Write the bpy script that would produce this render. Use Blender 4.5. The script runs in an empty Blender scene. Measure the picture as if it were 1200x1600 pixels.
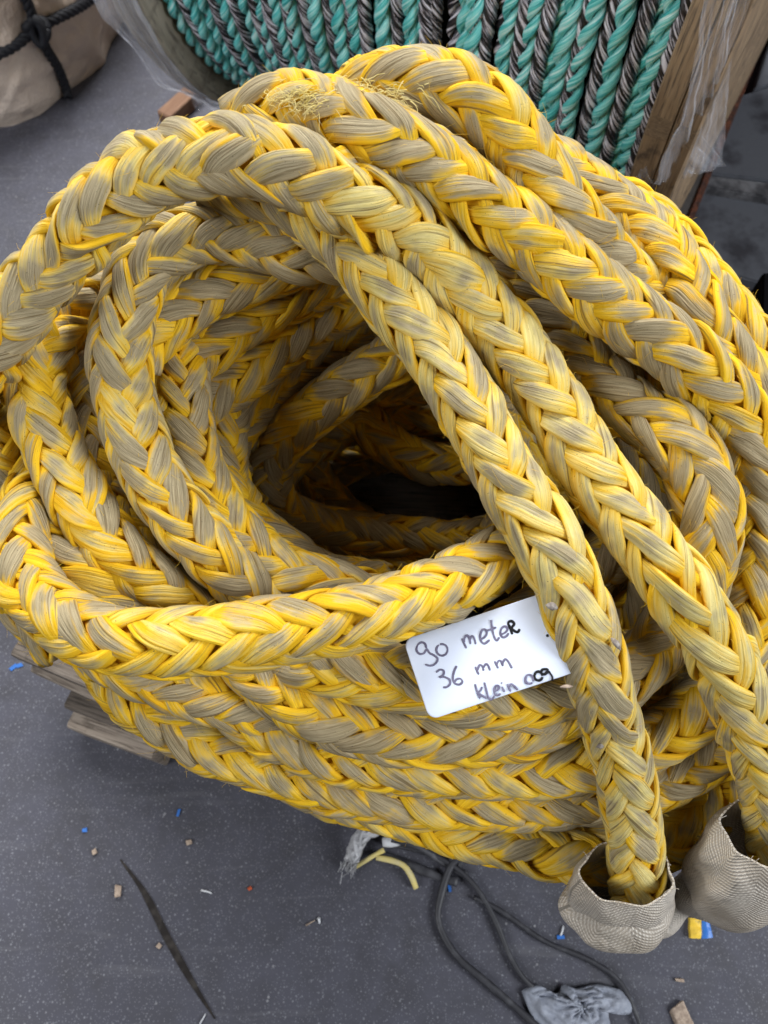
import bpy, bmesh, math, random
import numpy as np
from mathutils import Vector

S = bpy.context.scene
COL = S.collection
R_ = math.radians
random.seed(7)

# ------------------------------------------------------------------ camera, world, lamps, exposure
CAM_H, PITCH, FPX = 0.95, R_(65), 1203.0
cam_d = bpy.data.cameras.new('camera'); cam = bpy.data.objects.new('camera', cam_d); COL.objects.link(cam)
cam.location = (0, 0, CAM_H); cam.rotation_euler = (R_(90) - PITCH, 0, 0)
cam_d.sensor_fit = 'VERTICAL'; cam_d.sensor_height = 36; cam_d.lens = 36 * FPX / 1600
cam_d.clip_start = 0.02; cam_d.clip_end = 100
cam_d.dof.use_dof = True; cam_d.dof.focus_distance = 0.52; cam_d.dof.aperture_fstop = 9
S.camera = cam

w = bpy.data.worlds.new('World'); S.world = w; w.use_nodes = True
w.node_tree.nodes['Background'].inputs[0].default_value = (0.80, 0.88, 1.0, 1)
w.node_tree.nodes['Background'].inputs[1].default_value = 0.03

def area(name, loc, target, sx, sy, power, color):
    d = bpy.data.lights.new(name, 'AREA'); d.shape = 'RECTANGLE'; d.size = sx; d.size_y = sy
    d.energy = power; d.color = color
    o = bpy.data.objects.new(name, d); COL.objects.link(o); o.location = loc
    o.rotation_euler = (Vector(target) - Vector(loc)).to_track_quat('-Z', 'Y').to_euler()
    return o
area('hall_lamp', (-0.35, 2.3, 2.5), (0, 0.35, 0.4), 1.8, 1.4, 172, (1.0, 0.998, 0.985))
area('daylight_lamp', (2.0, -0.5, 1.7), (0.1, 0.3, 0.4), 1.3, 1.3, 72, (0.92, 0.96, 1.0))
area('far_lamp', (-1.9, -0.6, 1.9), (0, 0.3, 0.3), 1.2, 1.2, 42, (0.95, 0.975, 1.0))

S.view_settings.view_transform = 'Standard'; S.view_settings.look = 'None'
S.view_settings.exposure = 0.0; S.view_settings.gamma = 1.0; S.view_settings.use_curve_mapping = False
S.render.engine = 'CYCLES'
S.cycles.max_bounces = 8; S.cycles.transparent_max_bounces = 16

# ------------------------------------------------------------------ helpers
def at(px, py, z):
    """the point at height z that stands where the survey photo shows (px, py)"""
    d = np.array([(px - 600) / FPX, math.cos(PITCH) - (py - 800) / FPX * math.sin(PITCH),
                  -math.sin(PITCH) - (py - 800) / FPX * math.cos(PITCH)])
    return np.array([0, 0, CAM_H]) + d * (CAM_H - z) / (-d[2])

def tag(o, label=None, cat=None, group=None, kind=None):
    if label: o['label'] = label
    if cat: o['category'] = cat
    if group: o['group'] = group
    if kind: o['kind'] = kind
    return o

def empty(name, loc, label, cat, group=None):
    o = bpy.data.objects.new(name, None); COL.objects.link(o); o.location = [float(v) for v in loc]
    o.empty_display_size = .05
    bpy.context.view_layer.update()
    return tag(o, label, cat, group)

def link(name, me, mats, parent=None):
    o = bpy.data.objects.new(name, me); COL.objects.link(o)
    for m in (mats if isinstance(mats, (list, tuple)) else [mats]): me.materials.append(m)
    if parent is not None:
        o.parent = parent
        o.matrix_parent_inverse = parent.matrix_world.inverted()
    return o

class MB:
    """numpy mesh collector: vertices, quads / tris, optional attributes"""
    def __init__(s): s.v = []; s.f = []; s.n = 0; s.fib = []; s.wear = []; s.mi = []
    def grid(s, P, fib=None, wear=None, wrap=True, mi=0, caps=False):
        """P: (A,B,3) grid; B wraps when wrap"""
        A, B = P.shape[:2]
        idx = np.arange(A * B).reshape(A, B) + s.n
        if wrap: nx = np.roll(idx, -1, 1); a, b, c, d = idx[:-1], nx[:-1], nx[1:], idx[1:]
        else: a, b, c, d = idx[:-1, :-1], idx[:-1, 1:], idx[1:, 1:], idx[1:, :-1]
        q = np.stack([a, b, c, d], -1).reshape(-1, 4)
        s.f.append(q); s.mi.append(np.full(len(q), mi))
        s.v.append(P.reshape(-1, 3))
        s.fib.append(np.zeros((A * B, 3)) if fib is None else fib.reshape(-1, 3))
        s.wear.append(np.zeros((A * B, 4)) if wear is None else wear.reshape(-1, 4))
        s.n += A * B
        if caps and wrap:
            for row, rev in ((0, True), (A - 1, False)):
                c = P[row].mean(0)
                s.v.append(c[None]); s.fib.append(np.zeros((1, 3))); s.wear.append(np.zeros((1, 4)))
                r = idx[row]; r2 = np.roll(r, -1); ci = np.full(B, s.n)
                t = np.stack([r2, r, ci, ci] if rev else [r, r2, ci, ci], -1)
                s.f.append(t); s.mi.append(np.full(B, mi)); s.n += 1
    def build(s, name, mats, parent=None, smooth=True):
        V = np.concatenate(s.v); Fq = np.concatenate(s.f); MI = np.concatenate(s.mi)
        tri = Fq[:, 2] == Fq[:, 3]
        Q = Fq[~tri]; T = Fq[tri][:, :3]
        me = bpy.data.meshes.new(name)
        me.vertices.add(len(V)); me.vertices.foreach_set('co', V.astype(np.float32).ravel())
        me.loops.add(len(Q) * 4 + len(T) * 3)
        me.loops.foreach_set('vertex_index', np.concatenate([Q.ravel(), T.ravel()]).astype(np.int32))
        me.polygons.add(len(Q) + len(T))
        ls = np.concatenate([np.arange(len(Q)) * 4, len(Q) * 4 + np.arange(len(T)) * 3]).astype(np.int32)
        me.polygons.foreach_set('loop_start', ls)
        me.polygons.foreach_set('material_index', np.concatenate([MI[~tri], MI[tri]]).astype(np.int32))
        me.polygons.foreach_set('use_smooth', np.full(len(Q) + len(T), smooth))
        a = me.attributes.new('fib', 'FLOAT_VECTOR', 'POINT'); a.data.foreach_set('vector', np.concatenate(s.fib).astype(np.float32).ravel())
        a = me.attributes.new('wear', 'FLOAT_COLOR', 'POINT'); a.data.foreach_set('color', np.concatenate(s.wear).astype(np.float32).ravel())
        me.update(calc_edges=True); me.validate()
        return link(name, me, mats, parent)

def spline(C, ds, smooth=3):
    """Catmull-Rom through C (n,k), resampled at even steps ds of the first three columns"""
    C = np.asarray(C, float)
    P = np.vstack([2 * C[0] - C[1], C, 2 * C[-1] - C[-2]])
    out = []
    for i in range(1, len(P) - 2):
        p0, p1, p2, p3 = P[i - 1:i + 3]
        t = np.linspace(0, 1, 24, endpoint=False)[:, None]
        out.append(.5 * ((2 * p1) + (-p0 + p2) * t + (2 * p0 - 5 * p1 + 4 * p2 - p3) * t ** 2 + (-p0 + 3 * p1 - 3 * p2 + p3) * t ** 3))
    out.append(C[-1:]); D = np.vstack(out)
    for _ in range(smooth):
        D[1:-1] = .25 * D[:-2] + .5 * D[1:-1] + .25 * D[2:]
    L = np.concatenate([[0], np.cumsum(np.linalg.norm(np.diff(D[:, :3], axis=0), axis=1))])
    n = max(4, int(L[-1] / ds))
    s = np.linspace(0, L[-1], n)
    return np.stack([np.interp(s, L, D[:, k]) for k in range(D.shape[1])], -1), s

def frames(P):
    T = np.gradient(P, axis=0); T /= np.linalg.norm(T, axis=1)[:, None]
    N = np.zeros_like(T)
    n = np.cross(T[0], [0, 0, 1.0]);
    if np.linalg.norm(n) < 1e-3: n = np.cross(T[0], [1.0, 0, 0])
    n /= np.linalg.norm(n)
    for i in range(len(T)):
        n = n - T[i] * (n @ T[i]); n /= np.linalg.norm(n); N[i] = n
    return T, N, np.cross(T, N)

def wobble(rng, n, step, amp):
    """smooth random series of length n with knots every `step` samples"""
    k = max(4, n // max(1, step) + 4)
    y = rng.normal(size=k) * amp
    x = np.linspace(0, k - 1.001, n); i = x.astype(int); f = x - i; f = f * f * (3 - 2 * f)
    return y[i] * (1 - f) + y[np.minimum(i + 1, k - 1)] * f

def tube(mb, P, r, nv=8, fib=None, wear=None, mi=0, flat=1.0, caps=True, nrm=None):
    P = np.asarray(P, float); T, N, B = frames(P)
    if nrm is not None:
        B = nrm - T * (T @ nrm)[:, None]; B /= np.linalg.norm(B, axis=1)[:, None]; N = np.cross(B, T)
    a = np.linspace(0, 2 * np.pi, nv, endpoint=False)
    r = np.broadcast_to(np.asarray(r, float), (len(P),))
    Q = P[:, None] + r[:, None, None] * (np.cos(a)[None, :, None] * N[:, None] + flat * np.sin(a)[None, :, None] * B[:, None])
    mb.grid(Q, fib, wear, True, mi, caps)

def box_mb(mb, c, sx, sy, sz, rz=0, bev=.002, tilt=(0, 0), mi=0):
    """a box with softened long edges (rounded-rectangle section swept along x)"""
    hx, hy, hz = sx / 2, sy / 2, sz / 2
    sec = []
    for cx, cy, a0 in ((hy - bev, hz - bev, 0), (-hy + bev, hz - bev, 90), (-hy + bev, -hz + bev, 180), (hy - bev, -hz + bev, 270)):
        for a in (0, 45, 90): sec.append((cx + bev * math.cos(R_(a0 + a)), cy + bev * math.sin(R_(a0 + a))))
    sec = np.array(sec)
    xs = np.array([-hx, -hx + bev, *np.linspace(-hx + bev, hx - bev, 8)[1:-1], hx - bev, hx])
    k = np.ones(len(xs)); k[0] = k[-1] = 0
    P = np.zeros((len(xs), len(sec), 3))
    P[:, :, 0] = xs[:, None]
    sh = 1 - (1 - k)[:, None] * bev / np.maximum(1e-6, np.array([hy, hz]))[None, :]
    P[:, :, 1] = sec[None, :, 0] * sh[:, 0:1]; P[:, :, 2] = sec[None, :, 1] * sh[:, 1:2]
    ca, sa = math.cos(tilt[0]), math.sin(tilt[0])
    Y = P[..., 1] * ca - P[..., 2] * sa; Z = P[..., 1] * sa + P[..., 2] * ca; P[..., 1] = Y; P[..., 2] = Z
    ca, sa = math.cos(tilt[1]), math.sin(tilt[1])
    X = P[..., 0] * ca + P[..., 2] * sa; Z = -P[..., 0] * sa + P[..., 2] * ca; P[..., 0] = X; P[..., 2] = Z
    ca, sa = math.cos(rz), math.sin(rz)
    X = P[..., 0] * ca - P[..., 1] * sa; Y = P[..., 0] * sa + P[..., 1] * ca; P[..., 0] = X; P[..., 1] = Y
    fib = np.broadcast_to(np.stack([np.broadcast_to(xs[:, None], P.shape[:2]), np.broadcast_to(sec[None, :, 0], P.shape[:2]), np.broadcast_to(sec[None, :, 1], P.shape[:2])], -1), P.shape)
    mb.grid(P + np.asarray(c), np.array(fib), None, True, mi, True)

# ------------------------------------------------------------------ materials
class NT:
    def __init__(s, name):
        s.m = bpy.data.materials.new(name); s.m.use_nodes = True; s.t = s.m.node_tree; s.t.nodes.clear()
        s.out = s.n('ShaderNodeOutputMaterial'); s.b = s.n('ShaderNodeBsdfPrincipled')
        s.t.links.new(s.b.outputs[0], s.out.inputs[0])
    def n(s, t, **k):
        x = s.t.nodes.new(t)
        for a, b in k.items(): setattr(x, a, b)
        return x
    def l(s, a, b): s.t.links.new(a, b)
    def attr(s, name, field='Vector'):
        return s.n('ShaderNodeAttribute', attribute_name=name).outputs[field]
    def obj(s): return s.n('ShaderNodeTexCoord').outputs['Object']
    def scale(s, v, sc, loc=(0, 0, 0)):
        m = s.n('ShaderNodeMapping'); m.inputs['Scale'].default_value = sc; m.inputs['Location'].default_value = loc
        s.l(v, m.inputs['Vector']); return m.outputs[0]
    def noise(s, v, sc=1, det=3, rough=.55, dist=0):
        n = s.n('ShaderNodeTexNoise'); n.inputs['Scale'].default_value = sc; n.inputs['Detail'].default_value = det
        n.inputs['Roughness'].default_value = rough; n.inputs['Distortion'].default_value = dist
        s.l(v, n.inputs['Vector']); return n.outputs['Fac']
    def ramp(s, v, stops):
        r = s.n('ShaderNodeValToRGB'); e = r.color_ramp.elements
        while len(e) < len(stops): e.new(.5)
        for x, (p, c) in zip(e, stops):
            x.position = p; x.color = (c, c, c, 1) if not hasattr(c, '__len__') else (*c, 1)
        s.l(v, r.inputs[0]); return r.outputs[0]
    def math(s, op, a, b=None, clamp=False):
        m = s.n('ShaderNodeMath', operation=op, use_clamp=clamp)
        for i, x in enumerate((a, b)):
            if x is None: continue
            if hasattr(x, 'is_output'): s.l(x, m.inputs[i])
            else: m.inputs[i].default_value = x
        return m.outputs[0]
    def mix(s, f, a, b, blend='MIX'):
        m = s.n('ShaderNodeMix', data_type='RGBA', blend_type=blend)
        for i, x in ((0, f), (6, a), (7, b)):
            if hasattr(x, 'is_output'): s.l(x, m.inputs[i])
            else: m.inputs[i].default_value = (*x, 1) if hasattr(x, '__len__') else x
        return m.outputs[2]
    def sep(s, v, i):
        x = s.n('ShaderNodeSeparateXYZ'); s.l(v, x.inputs[0]); return x.outputs[i]
    def color(s, c):
        if hasattr(c, 'is_output'): s.l(c, s.b.inputs['Base Color'])
        else: s.b.inputs['Base Color'].default_value = (*c, 1)
    def set(s, rough=None, spec=None, **k):
        if rough is not None:
            if hasattr(rough, 'is_output'): s.l(rough, s.b.inputs['Roughness'])
            else: s.b.inputs['Roughness'].default_value = rough
        if spec is not None: s.b.inputs['Specular IOR Level'].default_value = spec
        for a, b in k.items(): s.b.inputs[a].default_value = b
    def bump(s, h, dist=.001, strength=1.0):
        b = s.n('ShaderNodeBump'); b.inputs['Distance'].default_value = dist; b.inputs['Strength'].default_value = strength
        s.l(h, b.inputs['Height']); s.l(b.outputs[0], s.b.inputs['Normal'])

def mat_rope():
    t = NT('worn_yellow_fibre')
    fib = t.attr('fib'); wear = t.attr('wear', 'Color'); obj = t.obj()
    sp = t.n('ShaderNodeSeparateColor'); t.l(wear, sp.inputs[0])
    crest, dirt, pale = sp.outputs[0], sp.outputs[1], sp.outputs[2]
    fine = t.noise(t.scale(fib, (1300, 34, 1)), 1, 4, .7, .25)
    yarn = t.noise(t.scale(fib, (300, 14, 1)), 1, 2, .5, .5)
    patch = t.noise(t.scale(fib, (60, 40, 1.7)), 1, 2, .5)
    big = t.noise(obj, 14, 3, .55)
    clean = t.mix(t.ramp(yarn, [(.3, 0), (.7, 1)]), (.66, .36, .004), (.88, .56, .020))
    straw = t.mix(t.ramp(fine, [(.28, 0), (.72, 1)]), (.45, .355, .105), (.83, .70, .30))
    # bleached straw colour on the crests, strong yellow near the crossings
    k = t.math('ADD', t.math('MULTIPLY', crest, .75), t.math('MULTIPLY', pale, .6))
    k = t.math('ADD', k, t.math('MULTIPLY', t.math('SUBTRACT', patch, .5), 1.0))
    k = t.math('ADD', k, t.math('MULTIPLY', t.math('SUBTRACT', yarn, .5), 1.2))
    base = t.mix(t.ramp(k, [(.40, 0), (1.02, 1)]), clean, straw)
    grime = t.mix(t.ramp(fine, [(.3, 0), (.72, 1)]), (.13, .102, .060), (.49, .405, .265))
    d = t.math('ADD', t.math('MULTIPLY', crest, .85), t.math('MULTIPLY', dirt, .75))
    d = t.math('ADD', d, t.math('MULTIPLY', t.math('SUBTRACT', patch, .5), 1.7))
    d = t.math('ADD', d, t.math('MULTIPLY', t.math('SUBTRACT', big, .5), 1.3))
    d = t.math('ADD', d, t.math('MULTIPLY', t.math('SUBTRACT', fine, .5), .9))
    d = t.math('ADD', d, t.math('MULTIPLY', t.math('SUBTRACT', yarn, .5), .9))
    col = t.mix(t.ramp(d, [(.62, 0), (1.18, .92)]), base, grime)
    # thin dark lines between the yarns, tiny black specks
    lines = t.noise(t.scale(fib, (600, 11, 1), (3, 5, 7)), 1, 3, .6, .4)
    col = t.mix(t.ramp(lines, [(.31, .8), (.43, 0)]), col, (.14, .09, .035))
    specks = t.noise(obj, 900, 1, .5)
    col = t.mix(t.ramp(specks, [(.24, .7), (.27, 0)]), col, (.05, .04, .03))
    t.color(col)
    t.set(rough=.68, spec=.22)
    h = t.math('ADD', t.math('MULTIPLY', fine, .45), t.math('MULTIPLY', yarn, 1.0))
    h = t.math('ADD', h, t.math('MULTIPLY', lines, .6))
    t.bump(h, .0018, 1.0)
    return t.m

def mat_simple(name, c, rough=.6, spec=.4, noise=None, bump=None, coord='obj'):
    """noise: (scale, colour2, lo, hi)"""
    t = NT(name); v = t.obj() if coord == 'obj' else t.attr('fib')
    if noise:
        sc, c2, lo, hi = noise
        v2 = t.scale(v, sc if hasattr(sc, '__len__') else (sc,) * 3)
        c = t.mix(t.ramp(t.noise(v2, 1, 4, .6), [(lo, 0), (hi, 1)]), c, c2)
    t.color(c); t.set(rough, spec)
    if bump:
        sc, dist = bump
        t.bump(t.noise(t.scale(v, sc if hasattr(sc, '__len__') else (sc,) * 3), 1, 4, .6), dist)
    return t.m

def mat_floor():
    t = NT('dark_speckled_rubber'); o = t.obj()
    big = t.noise(o, 2.2, 4, .6); mid = t.noise(o, 26, 4, .6)
    base = t.mix(t.ramp(big, [(.3, 0), (.7, 1)]), (.049, .049, .064), (.075, .075, .097))
    base = t.mix(t.ramp(mid, [(.35, .55), (.6, 0)]), base, (.040, .039, .048))
    scuff = t.noise(t.scale(o, (3, 40, 1)), 1, 4, .6, 1.5); stain = t.noise(o, 7, 5, .7, .6)
    base = t.mix(t.ramp(scuff, [(.58, 0), (.72, .35)]), base, (.13, .13, .145))
    base = t.mix(t.ramp(stain, [(.55, 0), (.70, .5)]), base, (.036, .034, .038))
    def specks(scale, r0, r1, gate, off):
        v = t.n('ShaderNodeTexVoronoi'); v.inputs['Scale'].default_value = scale
        w = t.scale(o, (1, 1, 1), off); t.l(w, v.inputs['Vector'])
        sp = t.n('ShaderNodeSeparateColor'); t.l(v.outputs['Color'], sp.inputs[0])
        on = t.math('GREATER_THAN', sp.outputs[0], gate)
        m = t.math('MULTIPLY', t.ramp(v.outputs['Distance'], [(r0, 1), (r1, 0)]), on)
        return t.math('MULTIPLY', m, t.math('ADD', t.math('MULTIPLY', sp.outputs[1], .7), .3))
    s1 = specks(210, .16, .28, .38, (0, 0, 0)); s2 = specks(460, .2, .36, .3, (3.3, 1.7, 0)); s3 = specks(60, .06, .10, .62, (7.7, 2.2, 0))
    col = t.mix(t.math('MULTIPLY', s1, .28), base, (.42, .43, .47))
    col = t.mix(t.math('MULTIPLY', s2, .4), col, (.28, .29, .33))
    col = t.mix(t.math('MULTIPLY', s3, .35), col, (.6, .6, .62))
    t.color(col); t.set(t.ramp(mid, [(.3, .55), (.7, .75)]), .35)
    t.bump(t.noise(o, 400, 3, .6), .0006, .6)
    return t.m

def mat_wood(name, c1, c2, c3):
    t = NT(name); f = t.attr('fib')
    g = t.noise(t.scale(f, (6, 120, 120)), 1, 4, .6, .8)
    g2 = t.noise(t.scale(f, (25, 420, 420)), 1, 3, .6)
    col = t.mix(t.ramp(g, [(.3, 0), (.7, 1)]), c1, c2)
    col = t.mix(t.ramp(g2, [(.34, .8), (.5, 0)]), col, c3)
    st = t.noise(t.scale(f, (30, 30, 30)), 1, 4, .65)
    col = t.mix(t.ramp(st, [(.56, 0), (.68, .75)]), col, c3)
    t.color(col); t.set(.75, .25)
    t.bump(t.math('ADD', g, g2), .0015, .7)
    return t.m

def mat_reel_rope(name, stops, rough=.42, sc=(430, 24, 1)):
    t = NT(name); f = t.attr('fib')
    n = t.noise(t.scale(f, sc), 1, 3, .6)
    t.color(t.ramp(n, stops)); t.set(rough, .45)
    t.bump(n, .0016, .9)
    return t.m

def mat_weave():
    t = NT('grey_webbing'); f = t.attr('fib')
    x = t.sep(f, 0); y = t.sep(f, 1)
    # herringbone of fine ribs
    zig = t.math('PINGPONG', x, .026)
    ph = t.math('MULTIPLY', t.math('ADD', y, t.math('MULTIPLY', zig, .55)), 2 * math.pi / .0026)
    rib = t.math('ADD', t.math('MULTIPLY', t.math('SINE', ph), .5), .5)
    ph2 = t.math('MULTIPLY', t.math('SUBTRACT', x, t.math('MULTIPLY', y, .25)), 2 * math.pi / .0024)
    rib2 = t.math('ADD', t.math('MULTIPLY', t.math('SINE', ph2), .5), .5)
    h = t.math('MULTIPLY', rib, t.math('ADD', t.math('MULTIPLY', rib2, .6), .4))
    n = t.noise(t.obj(), 18, 4, .6)
    col = t.mix(t.ramp(h, [(.05, 0), (.75, 1)]), (.36, .315, .265), (.62, .57, .50))
    col = t.mix(t.ramp(n, [(.40, .0), (.68, .75)]), col, (.27, .22, .16))
    t.color(col); t.set(.42, .5); t.bump(t.math('ADD', h, t.math('MULTIPLY', t.noise(t.scale(t.obj(), (70, 70, 25)), 1, 3, .55, .8), 6.0)), .0008, .8)
    return t.m

def mat_film(name, alpha_lo, alpha_hi, tint=(.8, .82, .9)):
    t = NT(name); f = t.attr('fib')
    n = t.noise(t.scale(f, (55, 5, 1)), 1, 4, .55, 1.2)
    a = t.ramp(n, [(.42, alpha_lo), (.60, alpha_lo * 1.8), (.72, alpha_hi)])
    t.color(tint); t.set(.05, 1.0); t.l(a, t.b.inputs['Alpha'])
    t.bump(t.noise(t.scale(f, (220, 60, 1)), 1, 4, .6, 1.2), .003, .8)
    return t.m

M = {}
M['rope'] = mat_rope()
M['floor'] = mat_floor()
M['pallet_dark'] = mat_wood('weathered_pallet_wood', (.115, .092, .075), (.19, .16, .135), (.03, .025, .02))
M['pallet_light'] = mat_wood('pale_pallet_wood', (.29, .235, .19), (.43, .36, .295), (.11, .085, .065))
M['flange'] = mat_wood('reel_flange_wood', (.17, .115, .07), (.29, .205, .125), (.05, .038, .03))
M['flange_dull'] = mat_wood('dull_reel_wood', (.22, .19, .15), (.34, .30, .24), (.10, .08, .065))
M['orange_wood'] = mat_wood('orange_wood', (.16, .085, .05), (.24, .14, .09), (.10, .05, .03))
M['teal'] = mat_reel_rope('teal_strand', [(.25, (.01, .16, .17)), (.40, (.05, .46, .46)), (.52, (.22, .70, .68)), (.66, (.62, .90, .88))])
M['fleck'] = mat_reel_rope('flecked_strand', [(.40, (.008, .008, .010)), (.495, (.030, .024, .026)), (.53, (.34, .32, .37)), (.60, (.76, .75, .83))], sc=(330, 26, 1))
M['drum'] = mat_simple('dark_drum', (.012, .02, .022), .9, .1)
M['bale'] = mat_simple('tan_wrapping_cloth', (.52, .42, .35), .6, .3, noise=(9, (.66, .56, .48), .3, .7), bump=(22, .012))
M['black_cord'] = mat_simple('black_cord', (.012, .013, .018), .6, .35, bump=((300, 300, 300), .001))
M['cable'] = mat_simple('black_cable', (.030, .030, .036), .5, .4, noise=(60, (.075, .075, .085), .5, .75))
M['webbing'] = mat_weave()
M['film'] = mat_film('clear_film', .08, .5)
M['film_milky'] = mat_film('milky_film', .14, .5)
M['steel'] = mat_simple('grey_steel', (.09, .082, .078), .5, .4, noise=(7, (.045, .043, .044), .4, .65), bump=(60, .001))
M['plate'] = mat_simple('blue_grey_plate', (.085, .09, .105), .6, .35, noise=(14, (.035, .035, .042), .52, .68), bump=(90, .0008))
M['rust'] = mat_simple('rusty_edge', (.14, .05, .028), .85, .2, noise=(70, (.055, .03, .025), .35, .6), bump=(150, .003))
M['concrete'] = mat_simple('grimy_kerb', (.15, .15, .16), .85, .2, noise=(30, (.05, .05, .055), .4, .6), bump=(80, .003))
M['black'] = mat_simple('black_void', (.004, .004, .005), .9, .1)
t_ = NT('card_white_sky_tint'); t_.color((.72, .78, .93)); t_.set(.28, .5); M['card'] = t_.m  # white card, base tinted blue to carry its cool reflection
M['ink_grey'] = mat_simple('faded_marker_ink', (.115, .105, .17), .5, .3, noise=(260, (.19, .18, .27), .35, .65))
M['ink_black'] = mat_simple('black_marker_ink', (.012, .012, .014), .4, .4)
M['groove'] = mat_simple('groove_grime', (.022, .019, .018), .9, .15, noise=(60, (.05, .044, .04), .45, .65))
M['chip'] = mat_simple('pale_wood_chip', (.42, .33, .26), .8, .2, noise=(200, (.25, .19, .15), .4, .6))
M['blue'] = mat_simple('blue_plastic', (.03, .15, .50), .4, .5)
M['yellow'] = mat_simple('yellow_plastic', (.75, .50, .05), .5, .4, noise=(150, (.35, .24, .04), .55, .7))
M['red'] = mat_simple('red_crumb', (.42, .08, .03), .7, .3)
M['white_bit'] = mat_simple('white_scrap', (.62, .63, .66), .5, .4)
M['rag'] = mat_simple('grey_rag', (.22, .24, .29), .55, .4, noise=(14, (.30, .32, .38), .3, .7), bump=((40, 40, 40), .006))
M['grey_rope'] = mat_reel_rope('grey_white_rope', [(.3, (.10, .10, .10)), (.5, (.40, .40, .42)), (.7, (.66, .66, .68))])
M['straw'] = mat_simple('frayed_straw_fibre', (.60, .52, .28), .7, .15, noise=(90, (.66, .54, .18), .35, .65))
M['twig'] = mat_simple('dry_grey_husk', (.17, .145, .13), .8, .2, noise=(400, (.30, .27, .24), .4, .6))

# ------------------------------------------------------------------ the ground
def sheet(name, x0, x1, y0, y1, z, mat):
    me = bpy.data.meshes.new(name); me.from_pydata([(x0, y0, z), (x1, y0, z), (x1, y1, z), (x0, y1, z)], [], [(0, 1, 2, 3)])
    return tag(link(name, me, mat), kind='structure')
sheet('floor', -6, 6, -5, 9, 0, M['floor'])
# a long tapered gouge in the floor, lower left
g = np.array([at(188, 1343, .0012), at(225, 1395, .0012), at(262, 1468, .0012), at(300, 1535, .0012), at(336, 1592, .0012)])
gs, _ = spline(g, .004)
mb = MB(); u = np.linspace(0, 1, len(gs))
rr = np.random.default_rng(3)
wd = .0045 * np.sin(np.pi * np.clip(u, .02, .98)) ** .6 * (1 + wobble(rr, len(gs), 12, .08))
T, N, B = frames(gs); side = np.cross(T, [0, 0, 1.0])
mb.grid(np.stack([gs - side * wd[:, None], gs + side * wd[:, None] * .8], 1), wrap=False)
tag(mb.build('floor_gouge', M['groove']), kind='structure')

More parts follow.
